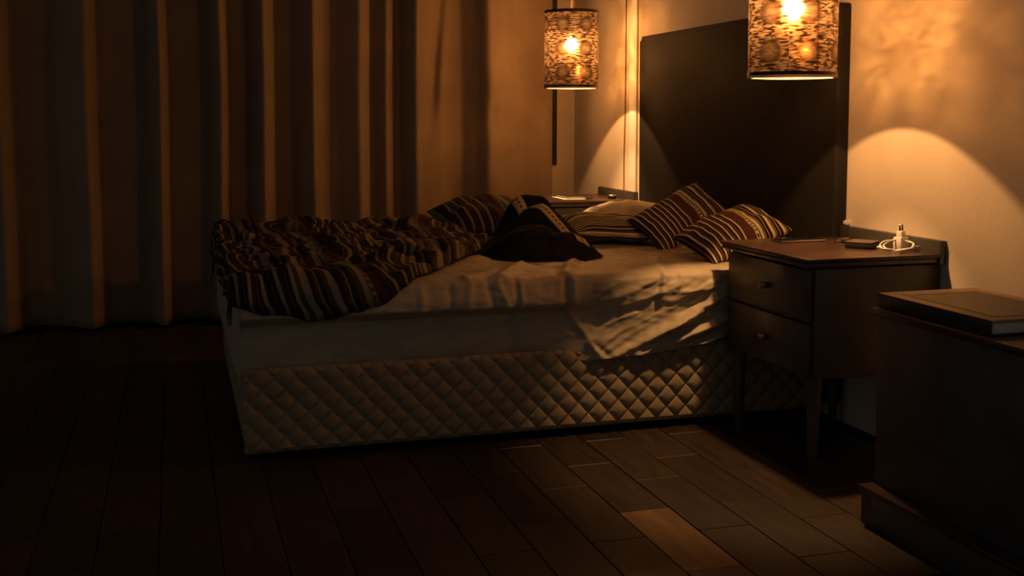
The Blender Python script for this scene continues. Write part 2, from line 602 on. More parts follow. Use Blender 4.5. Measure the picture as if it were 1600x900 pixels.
# floor: parquet blocks over a dark base
floor = structure(box('floor', (-4.6, 0.6, -0.06), (0.12, Y_FAR + 0.12, -0.008), M_subfloor))
PW, PL = 0.137, 0.386
bm = bmesh.new()
box_bm(bm, (-PW / 2 + 0.0012, -PL / 2 + 0.0012, -0.0078), (PW / 2 - 0.0012, PL / 2 - 0.0012, 0.0), 0.0015, 1)
bmesh.ops.recalc_face_normals(bm, faces=bm.faces)
plank_me = []
for mm in PLANKS + [M_paleplank]:
    me = bpy.data.meshes.new('plank')
    bm.to_mesh(me)
    me.materials.append(mm)
    plank_me.append(me)
bm.free()
n_pl = 0
for k in range(-19, 8):
    xc = -1.03 + PW * (k + 0.5)
    if xc > -0.03 or xc < -3.7:
        continue
    y0 = 2.53 - 2 * PL if k % 2 == 0 else 2.746 - 2 * PL
    for j in range(-1, 10):
        yc = y0 + PL * (j + 0.5)
        if yc < 1.85 or yc > Y_FAR - 0.1:
            continue
        if yc > 3.5 and -1.90 < xc:
            continue                                      # under the bed
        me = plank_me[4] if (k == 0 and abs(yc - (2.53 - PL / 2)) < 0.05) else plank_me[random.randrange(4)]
        o = bpy.data.objects.new('plank', me)
        COL.objects.link(o)
        o.parent = floor
        o.location = (xc, yc, 0.0008 * random.uniform(-1, 0.6))
        n_pl += 1
under = box('plank_field', (-1.90, 3.6, -0.0079), (-0.001, Y_FAR - 0.001, -0.001), PLANKS[0], floor)

# ------------------------------------------------------------------ curtain
prof = [(-4.30, 5.56), (-4.2, 5.44), (-4.15, 5.60), (-3.95, 5.43), (-3.90, 5.60), (-3.70, 5.43), (-3.64, 5.60), (-3.45, 5.43), (-3.4, 5.60), (-3.22, 5.42), (-3.17, 5.60), (-3.0, 5.43), (-2.95, 5.60), (-2.80, 5.42), (-2.73, 5.60), (-2.62, 5.59), (-2.44, 5.43), (-2.38, 5.58),
        (-2.22, 5.60), (-2.13, 5.42), (-2.08, 5.58), (-1.93, 5.60), (-1.855, 5.43), (-1.80, 5.56), (-1.73, 5.60), (-1.655, 5.43), (-1.60, 5.56), (-1.52, 5.61), (-1.42, 5.45), (-1.37, 5.57),
        (-1.30, 5.575), (-1.195, 5.475), (-1.155, 5.53), (-1.12, 5.58), (-1.085, 5.53), (-1.065, 5.485), (-1.015, 5.55), (-0.985, 5.585), (-0.925, 5.44), (-0.86, 5.475),
        (-0.78, 5.495), (-0.715, 5.56), (-0.66, 5.60), (-0.60, 5.52), (-0.555, 5.43), (-0.47, 5.462), (-0.36, 5.487), (-0.27, 5.50), (-0.21, 5.515), (-0.185, 5.535)]
PXs = np.array([p[0] for p in prof])
PYs = np.array([p[1] for p in prof])
xs = np.linspace(PXs[0], PXs[-1], 620)
ys = np.interp(xs, PXs, PYs)
ker = np.hanning(9)
ys = np.convolve(np.pad(ys, 4, 'edge'), ker / ker.sum(), 'valid')
zs = np.linspace(0.012, H_ROOM - 0.01, 54)
verts, uvs = [], []
for x, y in zip(xs, ys):
    for z in zs:
        sway = 0.018 * nz(x * 1.7, z * 0.9, 4.0) * sstep(2.5, 1.2, z)
        # a slanting pleat that dies out half-way down
        wedge = 0.050 * math.exp(-((x + 0.80 + 0.10 * (1.35 - z)) / 0.030) ** 2) * sstep(0.78, 1.25, z)
        crump = 0.020 * nz(x * 16, z * 7, 1.0) * math.exp(-((x + 0.53) / 0.07) ** 2) * math.exp(-((z - 0.98) / 0.22) ** 2)
        fine = 0.004 * nz(x * 22, z * 1.4, 9.0)
        verts.append((x + sway * sstep(-0.185, -0.4, x), y + wedge + crump + fine, z))
        uvs.append((x, z))
cur = build('curtain', verts, grid_faces(len(xs), len(zs)), M_curtain, uvs=uvs, smooth=True, origin=(-2.2, 5.53, 0.012))
md = cur.modifiers.new('thick', 'SOLIDIFY')
md.thickness = 0.004
tag(cur, 'floor-length brown curtain hanging in deep folds over the window', 'curtain')

# ------------------------------------------------------------------ bed
BX0, BX1, BY0, BY1, BTOP = -1.90, -0.045, 3.20, 4.68, 0.505
bed = tag(empty('bed', (-1.05, 3.94, 0)), 'double bed with tall dark headboard and diamond-quilted beige base', 'bed')
# headboard
hb = bmesh.new()
ring = []
R = 0.022
y0, y1, zt, zb = 3.135, 4.722, 1.346, 0.05
out = [(y0, zb)]
for (cx, cz, a0, a1) in ((y0 + 0.012, zt - 0.012, 180, 90), (y1 - R, zt - R, 90, 0)):
    rr = 0.012 if a0 == 180 else R
    for i in range(9):
        a = math.radians(a0 + (a1 - a0) * i / 8)
        out.append((cx + rr * math.cos(a), cz + rr * math.sin(a)))
out.append((y1, zb))
fr = [hb.verts.new((-0.045, a, b)) for a, b in out]
bk = [hb.verts.new((-0.001, a, b)) for a, b in out]
n = len(out)
f1 = hb.faces.new(fr)
hb.faces.new(bk[::-1])
for i in range(n):
    hb.faces.new((fr[i], bk[i], bk[(i + 1) % n], fr[(i + 1) % n]))
bmesh.ops.bevel(hb, geom=list(f1.edges), offset=0.014, segments=4, affect='EDGES', profile=0.5)
hbo = bm_obj('headboard', hb, M_head, bed, smooth=True)
hbo['label'] = 'tall dark leather headboard'
# mattress
box('mattress', (BX0 + 0.02, BY0 + 0.035, 0.275), (BX1, BY1 - 0.035, BTOP - 0.02), M_matt, bed, bevel=0.03, seg=4)
# quilted base: real diamond puffs on the near side and the foot


def quilt_h(u, z):
    p = 0.066
    q = 0.070
    a = (u / p + z / q)
    b = (u / p - z / q)
    fa = abs(math.sin(math.pi * a))
    fb = abs(math.sin(math.pi * b))
    return 0.013 * (min(fa, fb) ** 0.38) * (0.75 + 0.25 * max(fa, fb))


bm = bmesh.new()
box_bm(bm, (BX0 + 0.02, BY0 + 0.03, 0.03), (BX1, BY1 - 0.02, 0.272), 0.008)
bm_obj('base', bm, M_matt, bed, smooth=True)
nu, nv = 700, 90
verts, uvs = [], []
for i in range(nu):
    u = BX0 + (BX1 - BX0) * i / (nu - 1)
    for j in range(nv):
        z = 0.026 + 0.246 * j / (nv - 1)
        e = min(1.0, min(j, nv - 1 - j) / 5.0)
        verts.append((u, BY0 + 0.004 - quilt_h(u, z) * e, z))
        uvs.append((u, z))
build('quilted_side', verts, grid_faces(nu, nv), M_quilt, bed, uvs=uvs, smooth=True)
nu2 = 360
verts, uvs = [], []
for i in range(nu2):
    y = BY0 + 0.02 + (BY1 - BY0 - 0.03) * i / (nu2 - 1)
    for j in range(0, nv, 2):
        z = 0.026 + 0.246 * j / (nv - 2)
        e = min(1.0, min(j, nv - 2 - j) / 5.0)
        verts.append((BX0 + 0.014 - quilt_h(y, z) * e, y, z))
        uvs.append((y, z))
build('quilted_foot', verts, [f[::-1] for f in grid_faces(nu2, (nv + 1) // 2)], M_quilt, bed, uvs=uvs, smooth=True)
for x in (BX0 + 0.15, BX1 - 0.12):
    for y in (BY0 + 0.12, BY1 - 0.12):
        lathe('leg', [(0.0, 0.0), (0.020, 0.0), (0.028, 0.032), (0.0, 0.032)], (x, y, 0), M_blackp, bed, n=16)

# ------------------------------------------------------------------ sheet
FOLDS = [  # ((x, z), (x, z), width, height)
    ((-0.939, 0.513), (-0.943, 0.385), 0.012, -0.022), ((-0.915, 0.50), (-0.925, 0.40), 0.016, 0.010),
    ((-0.625, 0.515), (-0.65, 0.40), 0.008, -0.010), ((-0.61, 0.51), (-0.635, 0.41), 0.010, 0.008),
    ((-0.401, 0.399), (-0.60, 0.325), 0.012, 0.016), ((-0.36, 0.355), (-0.70, 0.246), 0.013, 0.024),
    ((-0.40, 0.43), (-0.773, 0.243), 0.014, 0.026), ((-0.557, 0.345), (-0.72, 0.262), 0.009, 0.010),
    ((-0.47, 0.36), (-0.66, 0.250), 0.010, -0.016), ((-0.36, 0.325), (-0.56, 0.255), 0.010, -0.020),
    ((-1.156, 0.493), (-1.116, 0.374), 0.012, 0.016), ((-1.10, 0.50), (-1.10, 0.30), 0.008, -0.014), ((-1.085, 0.50), (-1.09, 0.30), 0.008, 0.010),
    ((-1.236, 0.51), (-1.261, 0.41), 0.013, 0.012), ((-1.19, 0.50), (-1.17, 0.40), 0.010, -0.012), ((-1.304, 0.505), (-1.305, 0.30), 0.011, -0.012), ((-1.391, 0.50), (-1.392, 0.39), 0.014, 0.010),
    ((-0.93, 0.40), (-0.825, 0.245), 0.012, 0.018), ((-0.90, 0.33), (-0.80, 0.25), 0.010, -0.010),
    ((-0.402, 0.45), (-0.58, 0.438), 0.008, 0.006), ((-0.40, 0.49), (-0.60, 0.408), 0.009, 0.006), ((-0.38, 0.41), (-0.52, 0.385), 0.006, 0.006),
    ((-0.70, 0.47), (-0.78, 0.36), 0.010, 0.006), ((-0.55, 0.50), (-0.575, 0.455), 0.006, 0.008), ((-0.41, 0.296), (-0.555, 0.250), 0.010, 0.018),
]


def side_out(x, z):
    """How far the sheet's near side stands out towards the room at (x, z)."""
    left = sstep(-0.80, -1.02, x)
    d = 0.010 + 0.012 * math.sin(math.pi * max(0, min(1, (BTOP - z) / 0.11)))
    d += left * (0.026 * max(0.0, min(1.0, (BTOP - z) / 0.085)) - 0.062 * sstep(0.425 + 0.006 * nz(x * 7, 2), 0.385, z))
    d += (1 - left) * (0.010 - 0.030 * math.exp(-((x + 0.86) / 0.10) ** 2 - ((z - 0.37) / 0.055) ** 2) - 0.004 * sstep(0.45, 0.25, z))
    for a, b, w, h in FOLDS:
        h *= 0.62 if x < -0.95 else 0.8
        dist, t, s = seg_dist(x, z, a, b)
        if dist < w * 3:
            d += h * math.exp(-(dist / w) ** 2) * (0.55 + 0.45 * math.sin(math.pi * min(1, max(0.1, t))))
    d += 0.005 * nz(x * 9 + z * 7, z * 22 - x * 8, 2.0) + 0.003 * nz(x * 34, z * 10, 5.0) + 0.0022 * nz(x * 18 + z * 30, z * 48, 8.0)
    par, perp = -0.89 * x - 0.46 * z, 0.46 * x - 0.89 * z
    d += 0.0040 * (1 - left) * (0.5 - abs(nz(perp * 26 + 0.6 * nz(par * 5, 1.0), par * 4.5, 11.0)) * 2.2) + 0.0030 * (1 - left) * nz(perp * 70, par * 9, 13.0)
    return d


def hem(x):
    return lerp_list(x, [(-2.1, 0.235), (-1.1, 0.232), (-0.80, 0.240), (-0.68, 0.246), (-0.555, 0.256), (-0.40, 0.285), (-0.05, 0.315)]) + 0.003 * nz(x * 12, 1.0)


def top_z(x, y):
    w = 0.006 * nz(x * 5 + 1, y * 9, 0.3) + 0.004 * nz(x * 13, y * 24 + x * 6, 3.0) + 0.0025 * nz(x * 30, y * 42, 6.0)
    for a, b, wd, h in (((-0.94, 3.2), (-0.80, 3.5), 0.02, 0.012), ((-0.5, 3.25), (-0.9, 3.36), 0.014, 0.008), ((-0.62, 3.2), (-0.5, 3.5), 0.012, 0.006),
                        ((-1.15, 3.2), (-1.0, 3.45), 0.02, 0.012), ((-1.25, 3.22), (-1.12, 3.34), 0.015, 0.010)):
        dist, t, s = seg_dist(x, y, a, b)
        if dist < wd * 3:
            w += h * math.exp(-(dist / wd) ** 2)
    return BTOP + w


NX = 460
xs = [BX0 - 0.006 + (BX1 + 0.004 - BX0) * i / (NX - 1) for i in range(NX)]
verts, uvs = [], []
N_FAR, N_TOP, N_ARC, N_SIDE = 6, 70, 7, 72
for x in xs:
    col = []
    for j in range(N_FAR):
        col.append((BY1 + 0.012, 0.26 + (BTOP - 0.03 - 0.26) * j / N_FAR))
    for j in range(N_TOP):
        y = BY1 - 0.01 + (BY0 + 0.02 - BY1 + 0.01) * j / (N_TOP - 1)
        col.append((y, top_z(x, y)))
    zt = top_z(x, BY0 + 0.02)
    r = 0.026
    dtop = side_out(x, zt - r)
    for j in range(1, N_ARC):
        a = 0.5 * math.pi * j / N_ARC
        col.append((BY0 + 0.02 - (0.02 + dtop) * math.sin(a), zt - r + r * math.cos(a)))
    hz = hem(x)
    for j in range(N_SIDE):
        z = zt - r + (hz - zt + r) * j / (N_SIDE - 1)
        col.append((BY0 - side_out(x, z), z))
    L = 0.0
    for j, (y, z) in enumerate(col):
        if j:
            L += math.hypot(y - col[j - 1][0], z - col[j - 1][1])
        verts.append((x, y, z))
        uvs.append((x, L))
NV = N_FAR + N_TOP + N_ARC - 1 + N_SIDE
faces = grid_faces(NX, NV)
base = len(verts)                                         # foot drop
for j in range(40):
    for k in range(9):
        z = BTOP - 0.002 - (BTOP - 0.002 - hem(BX0)) * k / 8
        yn = BY0 - (side_out(BX0 - 0.006, z) if k else -0.01)
        y = BY1 + 0.012 - (BY1 + 0.012 - yn) * j / 39
        verts.append((BX0 - 0.006 - 0.012 * math.sin(k / 8 * 1.5) * (1 - (j / 39) ** 8), y, z))
        uvs.append((y, -k / 8 * 0.27))
faces += grid_faces(40, 9, base)
sh = build('bed_sheet', verts, faces, M_sheet, uvs=uvs, smooth=True, origin=(-1.05, 3.94, 0.235))
tag(sh, 'rumpled tan fitted sheet stretched over the mattress above the quilted base', 'bed sheet')

# ------------------------------------------------------------------ pillows


def pillow(name, centre, L, W, T, ax_l, ax_n, mat, label, group=None, seed=0.0, wr=0.010, squash=0.35, u0=0.0, swap=False):
    """Soft cushion: L along ax_l, W across, T thick along ax_n; uv in metres along L."""
    l = Vector(ax_l).normalized()
    nvec = Vector(ax_n)
    nvec = (nvec - l * nvec.dot(l)).normalized()
    w = nvec.cross(l)
    NL, NW = 72, 56
    verts, uvs, faces = [], [], []
    for side in (1, -1):
        b = len(verts)
        for i in range(NL):
            s = -1 + 2 * i / (NL - 1)
            for j in range(NW):
                t = -1 + 2 * j / (NW - 1)
                px = s * (1 - 0.075 * (1 - t * t) * s * s) * L / 2
                py = t * (1 - 0.085 * (1 - s * s) * t * t) * W / 2
                puff = ((1 - s ** 4) * (1 - t ** 4)) ** 0.62 * (0.75 + 0.25 * (1 - s * s) * (1 - t * t))
                edge = min(1.0, 5 * (1 - abs(s)), 5 * (1 - abs(t)))
                wrk = wr * (nz(s * 2.2 + seed, t * 2.0, side * 3 + seed) + 0.6 * nz(s * 6 + seed, t * 3.2, side + 2 * seed)) * edge
                rad = wr * 0.9 * edge * (1 - edge * 0.4) * math.sin(9 * math.atan2(t, s * 1.2) + seed) * (s * s + t * t)
                pz = side * (puff * T / 2 * (1 if side > 0 else squash * 2) + (wrk + rad * 0.5))
                pz = pz if puff > 1e-6 else 0.0
                verts.append(Vector(centre) + l * px + w * py + nvec * pz)
                uu, vv = (s + 1) / 2 * L + u0, (t + 1) / 2 * W
                uvs.append((vv, uu) if swap else (uu, vv))
        gf = grid_faces(NL, NW, b)
        faces += gf if side > 0 else [f[::-1] for f in gf]
    o = build(name, verts, faces, mat, uvs=uvs, smooth=True, origin=centre)
    bm = bmesh.new()
    bm.from_mesh(o.data)
    bmesh.ops.remove_doubles(bm, verts=bm.verts, dist=0.0004)
    bmesh.ops.recalc_face_normals(bm, faces=bm.faces)
    bm.to_mesh(o.data)
    bm.free()
    return tag(o, label, 'pillow', group)


GP = 'pillows at the head of the bed'
pillow('striped_pillow', (-0.262, 3.41, 0.588), 0.335, 0.24, 0.135, (0.95, 0.10, 0.31), (-0.28, -0.32, 0.88), M_stripeB,
       'boldly striped pillow with maroon band, lying just behind the nearer nightstand', GP, seed=1.3, wr=0.008, u0=0.008)
pillow('striped_pillow', (-0.268, 3.81, 0.612), 0.33, 0.225, 0.12, (0.88, 0.06, 0.42), (-0.40, -0.6, 0.75), M_stripeA,
       'striped pillow propped up against the middle of the headboard', GP, seed=4.1, wr=0.008, u0=0.007)
pillow('plain_pillow', (-0.215, 4.42, 0.565), 0.34, 0.42, 0.125, (1, 0, 0.06), (0, 0, 1), M_pillow,
       'plain cream pillow lying flat at the far side of the headboard', GP, seed=7.7)
pillow('striped_pillow', (-0.47, 4.06, 0.553), 0.44, 0.36, 0.105, (0.1, 1, 0.03), (0.05, -0.15, 1), M_stripeA,
       'striped pillow lying flat between the plain cream pillow and the dark throw', GP, seed=2.2, u0=0.02)
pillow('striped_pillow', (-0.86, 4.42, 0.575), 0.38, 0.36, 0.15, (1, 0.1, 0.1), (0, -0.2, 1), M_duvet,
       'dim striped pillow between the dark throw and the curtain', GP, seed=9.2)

# ------------------------------------------------------------------ dark throw with a dashed band


def throw_h(x, y):
    g = lambda cx, cy, sx, sy, h: h * math.exp(-((x - cx) / sx) ** 2 - ((y - cy) / sy) ** 2)
    h = max(0.195 * math.exp(-abs((x + 0.812) / 0.118) ** 4 - ((y - 3.95) / 0.12) ** 2) * (1 + 0.25 * (x + 0.812)), g(-0.82, 3.80, 0.15, 0.16, 0.150), g(-0.90, 3.66, 0.14, 0.16, 0.105),
            g(-0.69, 3.98, 0.09, 0.12, 0.155), g(-0.80, 3.60, 0.14, 0.11, 0.075))
    h += 0.010 * nz(x * 8, y * 8, 1.0) + 0.008 * nz(x * 18, y * 14, 4.0)
    return h


N1 = 90
verts, uvs = [], []
for i in range(N1):
    a = 2 * math.pi * i / N1
    rim = 1 + 0.10 * nz(math.cos(a) * 2, math.sin(a) * 2, 7)
    for j in range(40):
        r = j / 39
        x = -0.845 + 0.215 * r * rim * math.cos(a)
        y = 3.77 + 0.315 * r * rim * math.sin(a)
        h = throw_h(x, y) * (1 - r ** 6) + 0.012 * (1 - r ** 8)
        verts.append((x, y, 0.503 + max(0.004, h)))
        uvs.append((x + 3.0, y))
thr = build('throw_blanket', verts, grid_faces(N1, 40, wrap_u=True), M_throw, uvs=uvs, smooth=True, origin=(-0.845, 3.77, 0.507))
tag(thr, 'dark crumpled throw heaped mid-bed, edged with a dashed cream band', 'throw')
path = [(-0.875, 3.93), (-0.862, 3.87), (-0.84, 3.80), (-0.812, 3.74), (-0.782, 3.69), (-0.757, 3.64), (-0.745, 3.59), (-0.745, 3.555)]
pts = []
for k in range(60):
    t = k / 59 * (len(path) - 1)
    i = min(int(t), len(path) - 2)
    f = t - i
    pts.append((path[i][0] + (path[i + 1][0] - path[i][0]) * f, path[i][1] + (path[i + 1][1] - path[i][1]) * f))
verts, uvs = [], []
L = 0
for k, (x, y) in enumerate(pts):
    a, b = pts[max(0, k - 2)], pts[min(59, k + 2)]
    tx, ty = b[0] - a[0], b[1] - a[1]
    ln = math.hypot(tx, ty)
    nx_, ny_ = -ty / ln, tx / ln
    if k:
        L += math.hypot(x - pts[k - 1][0], y - pts[k - 1][1]) * 1.35
    wd = 0.017 + 0.006 * k / 59
    for q in range(5):
        s = -1 + 2 * q / 4
        X, Y = x + nx_ * s * wd, y + ny_ * s * wd
        rr = math.hypot((X + 0.845) / 0.215, (Y - 3.77) / 0.315)
        h = max(0.004, throw_h(X, Y) * (1 - min(1, rr) ** 6) + 0.012)
        verts.append((X, Y, 0.503 + h + 0.006))
        uvs.append((L, q / 4))
band = build('band', verts, grid_faces(60, 5), M_dash, thr, uvs=uvs, smooth=True)
band['label'] = 'dashed cream woven band'
md = band.modifiers.new('thick', 'SOLIDIFY')
md.thickness = 0.003

# ------------------------------------------------------------------ duvet
NEAR = [(-2.10, 3.16), (-1.90, 3.12), (-1.80, 3.09), (-1.72, 3.065), (-1.65, 3.065), (-1.575, 3.085), (-1.50, 3.12), (-1.43, 3.16), (-1.26, 3.40), (-1.0, 3.87), (-0.94, 4.02)]


def duvet_h(x, y):
    """Loose height of the duvet above the bed top."""
    w = 0.5 + 0.5 * nz(x * 3.1 + 2, y * 2.4, 1.0)
    h = 0.016 + 0.016 * w
    h += 0.040 * abs(nz(x * 6 + y * 3, y * 5 - x * 2, 3.0)) + 0.022 * nz(x * 12, y * 8, 5.0) + 0.010 * nz(x * 24 + y * 8, y * 18, 2.0)
    h += 0.065 * math.exp(-((x + 1.20) / 0.09) ** 2 - ((y - 4.20) / 0.13) ** 2)
    h += 0.022 * math.exp(-((x + 1.75) / 0.30) ** 2 - ((y - 4.5) / 0.16) ** 2)
    h += 0.030 * math.exp(-((x + 1.27) / 0.12) ** 2 - ((y - 3.62) / 0.10) ** 2)
    return h


NXD, NYD = 250, 190
xs = [-0.97 - 1.05 * i / (NXD - 1) for i in range(NXD)]
verts, uvs = [], []
for i, x0 in enumerate(xs):
    yend = lerp_list(max(x0, -2.10), NEAR) + 0.022 * nz(x0 * 9, 2.2) + 0.010 * nz(x0 * 23, 5.1)
    far = 4.74 + 0.02 * nz(x0 * 5, 8.0)
    over = max(0.0, -(x0 - (BX0 - 0.03)))                 # length hanging over the foot
    x = max(x0, BX0 - 0.03 - 0.012 * math.sin(min(1.5, over * 12)))
    for j in range(NYD):
        t = j / (NYD - 1)
        y = far + (yend - far) * t
        h = duvet_h(x0, y)
        edge = sstep(0, 0.025, min(t, 1 - t) * (far - yend)) * sstep(0, 0.03, -0.97 - x0)
        h = 0.010 + (h - 0.002) * edge
        z = BTOP + 0.006 + h
        X = x + 0.012 * nz(y * 7, x0 * 4, 3.0)
        Y = y
        if y < BY0:                                       # wraps over the near edge and hangs down
            s = BY0 - y
            r = 0.045
            if s < r * math.pi / 2:
                a = s / r
                Y = BY0 - (r * 0.9 + h * 0.6) * math.sin(a)
                z = BTOP + 0.006 - r + (r + h) * math.cos(a)
            else:
                Y = BY0 - (r * 0.9 + h * 0.6)
                z = BTOP + 0.006 - r - (s - r * math.pi / 2) * 0.9
        if y > BY1:
            z -= (y - BY1) * 2.0
        z -= over * 1.0 if over < 0.3 else 0.3
        verts.append((X, Y, max(z, 0.06)))
        uvs.append((-x0 + 0.05 * nz(y * 4, x0 * 4, 1.1) + 0.02 * nz(y * 11, x0 * 9, 2.1) + 0.5 * max(0.0, 3.3 - y), y))
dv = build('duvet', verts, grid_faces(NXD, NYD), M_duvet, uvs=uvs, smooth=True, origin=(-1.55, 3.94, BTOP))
md = dv.modifiers.new('thick', 'SOLIDIFY')
md.thickness = 0.010
tag(dv, 'rumpled dark striped duvet thrown over the foot of the bed', 'duvet')

# ------------------------------------------------------------------ nightstands


def nightstand(ya, yb, label):
    """Wall side at x = 0, front faces the foot of the bed; ya is the side nearer the camera."""
    t = empty('nightstand', (-0.22, (ya + yb) / 2, 0))
    tag(t, label, 'nightstand', 'bedside nightstands')
    zt = 0.600
    top = box('top', (-0.442, ya, zt - 0.011), (-0.022, yb, zt), M_top, t, bevel=0.0025)
    box('edge_moulding', (-0.438, ya + 0.004, zt - 0.024), (-0.022, yb - 0.004, zt - 0.0125), M_edge, t, bevel=0.003)
    box('back_ledge', (-0.0215, ya - 0.002, zt - 0.03), (-0.0004, yb - 0.004, 0.637), M_dark, t, bevel=0.002)
    box('body', (-0.405, ya + 0.018, 0.262), (-0.003, yb - 0.012, zt - 0.0305), M_dark, t, bevel=0.003)
    for z0, z1 in ((0.272, 0.415), (0.422, 0.566)):
        d = box('drawer', (-0.421, ya + 0.026, z0), (-0.4055, yb - 0.020, z1), M_dark, t, bevel=0.003)
        lathe('knob', [(0.0, -0.008), (0.010, -0.008), (0.013, 0.0), (0.010, 0.008), (0.0, 0.008)], (-0.431, (ya + yb) / 2, (z0 + z1) / 2), M_brass, d, n=20)
    for lx in (-0.385, -0.045):
        for ly in (ya + 0.045, yb - 0.035):
            prof_ = [(0.0, 0.0), (0.011, 0.0), (0.013, 0.02), (0.021, 0.235), (0.023, 0.2615), (0.0, 0.2615)]
            lathe('leg', prof_, (lx, ly, 0), M_dark, t, n=18)
    return t


nightstand(2.642, 3.150, 'dark wooden nightstand nearer the camera, holding phone, charger and cable')
nightstand(4.832, 5.300, 'dark wooden nightstand by the curtain on the far side of the bed')

# near nightstand: phone, small plugs, flat case, charger, cable
ZT = 0.600
ph = tag(empty('smartphone', (-0.225, 3.055, ZT)), 'black smartphone with metal edge lying on the nearer nightstand', 'phone')
for nm, lo, hi, mt, bv in (('metal_frame', (-0.30, 3.018, ZT + 0.001), (-0.145, 3.092, ZT + 0.008), M_metal, 0.003),
                           ('screen', (-0.298, 3.020, ZT + 0.0081), (-0.147, 3.090, ZT + 0.0092), M_black, 0.0005),
                           ('back_cover', (-0.297, 3.021, ZT + 0.0001), (-0.148, 3.089, ZT + 0.0009), M_blackp, 0.0003)):
    box(nm, lo, hi, mt, ph, bevel=bv)
up_ = tag(empty('usb_plug', (-0.10, 2.985, ZT)), 'small metal-tipped plug beside the flat dark case', 'plug')
box('body', (-0.118, 2.972, ZT + 0.0005), (-0.090, 2.992, ZT + 0.010), M_blackp, up_, bevel=0.002)
box('metal_tip', (-0.138, 2.976, ZT + 0.002), (-0.1185, 2.988, ZT + 0.008), M_metal, up_, bevel=0.0008)
up2 = tag(empty('usb_plug', (-0.075, 3.03, ZT)), 'small plug lying nearer the phone than the other plug', 'plug')
box('body', (-0.082, 3.02, ZT + 0.0005), (-0.058, 3.036, ZT + 0.009), M_wallet, up2, bevel=0.002)
box('metal_tip', (-0.100, 3.023, ZT + 0.002), (-0.0825, 3.033, ZT + 0.0075), M_metal, up2, bevel=0.0008)


def rot_boxes(parent, parts, ang):
    c, s = math.cos(ang), math.sin(ang)
    for nm, lo, hi, mt, bv in parts:
        bm = bmesh.new()
        box_bm(bm, lo, hi, bv)
        for v in bm.verts:
            v.co = Vector((v.co.x * c - v.co.y * s, v.co.x * s + v.co.y * c, v.co.z)) + parent.location
        bm_obj(nm, bm, mt, parent, smooth=True)


cs = tag(empty('flat_case', (-0.135, 2.845, ZT)), 'flat dark case with brown leather lid between the plugs and the white charger', 'case')
rot_boxes(cs, (('body', (-0.041, -0.041, 0.0005), (0.041, 0.041, 0.016), M_blackp, 0.005), ('lid', (-0.040, -0.040, 0.0162), (0.040, 0.040, 0.021), M_wallet, 0.003),
               ('stud', (-0.004, -0.0422, 0.006), (0.004, -0.0411, 0.011), M_metal, 0.0003)), math.radians(38))
ch = tag(empty('wall_charger', (-0.068, 2.755, ZT)), 'white two-pin charger standing upright on the nearer nightstand', 'charger')
rot_boxes(ch, (('body', (-0.0205, -0.013, 0.0005), (0.0205, 0.013, 0.040), M_plastic, 0.003), ('plug_neck', (-0.012, -0.009, 0.0402), (0.012, 0.009, 0.057), M_plastic, 0.003)), math.radians(24))
for dx in (-0.0065, 0.0065):
    a = math.radians(24)
    p = (ch.location.x + dx * math.cos(a), ch.location.y + dx * math.sin(a))
    lathe('pin', [(0.0, 0.0572), (0.0026, 0.0572), (0.0026, 0.067), (0.0, 0.067)], (p[0], p[1], ZT), M_blackp, ch, n=10)
    lathe('pin_tip', [(0.0, 0.0671), (0.0025, 0.0671), (0.0025, 0.0745), (0.0012, 0.076), (0.0, 0.076)], (p[0], p[1], ZT), M_metal, ch, n=10)
pts = []
cxy = (-0.100, 2.725)
for k in range(170):
    a = k / 169 * 2 * math.pi * 2.6 + 2.6
    r = 0.046 + 0.004 * math.sin(a * 0.7 + 1) + 0.003 * math.sin(2.3 * a)
    lift = 0.006 + 0.026 * (0.5 + 0.5 * math.sin(a + 0.5)) * (0.4 + 0.6 * math.sin(k / 169 * math.pi)) + 0.004 * math.sin(a * 1.7) ** 2
    pts.append((cxy[0] + r * 1.05 * math.cos(a), cxy[1] + r * 0.62 * math.sin(a), ZT + lift))
e = pts[-1]
pts += [(e[0] + 0.012 * q, e[1] + 0.002 * q, ZT + max(0.004, lift - 0.002 * q)) for q in range(1, 5)]
cc = tag(empty('charging_cable', (cxy[0], cxy[1], ZT)), 'coiled white charging cable lying in front of the charger', 'cable')
tube('cord', pts, 0.0019, M_plastic, cc, n=8)
s0 = pts[0]
tube('connector', [(s0[0] - 0.016, s0[1] - 0.004, s0[2] - 0.002), (s0[0] - 0.002, s0[1] - 0.001, s0[2])], 0.0042, M_plastic, cc, n=10)
# wall socket half hidden behind the ledge
sk = tag(empty('wall_socket', (-0.001, 3.128, 0.612)), 'small white wall socket peeping over the ledge beside the headboard', 'socket')
box('plate', (-0.006, 3.100, 0.612), (-0.0005, 3.134, 0.655), M_plastic, sk, bevel=0.002)
box('cover', (-0.0145, 3.103, 0.640), (-0.0062, 3.131, 0.652), M_plastic, sk, bevel=0.002)

# far nightstand: paper, dark notebook, round tin
pp = box('paper_sheet', (-0.330, 4.93, ZT + 0.0003), (-0.22, 5.13, ZT + 0.0022), M_paper, origin=(-0.25, 5.0, ZT))
tag(pp, 'white sheet of paper on the far nightstand under a dark notebook', 'paper')
nb = tag(empty('notebook', (-0.25, 5.06, ZT + 0.0024)), 'thin dark notebook lying on white paper on the far nightstand', 'notebook')
box('pages', (-0.298, 4.972, ZT + 0.0040), (-0.172, 5.138, ZT + 0.0105), M_paper, nb, bevel=0.0005)
box('cover', (-0.30, 4.97, ZT + 0.0107), (-0.17, 5.14, ZT + 0.0135), M_blackp, nb, bevel=0.001)
box('back_cover', (-0.30, 4.97, ZT + 0.0024), (-0.17, 5.14, ZT + 0.0039), M_blackp, nb, bevel=0.0005)
tn = tag(empty('round_tin', (-0.085, 4.945, ZT)), 'small round metal tin standing near the far ledge', 'tin')
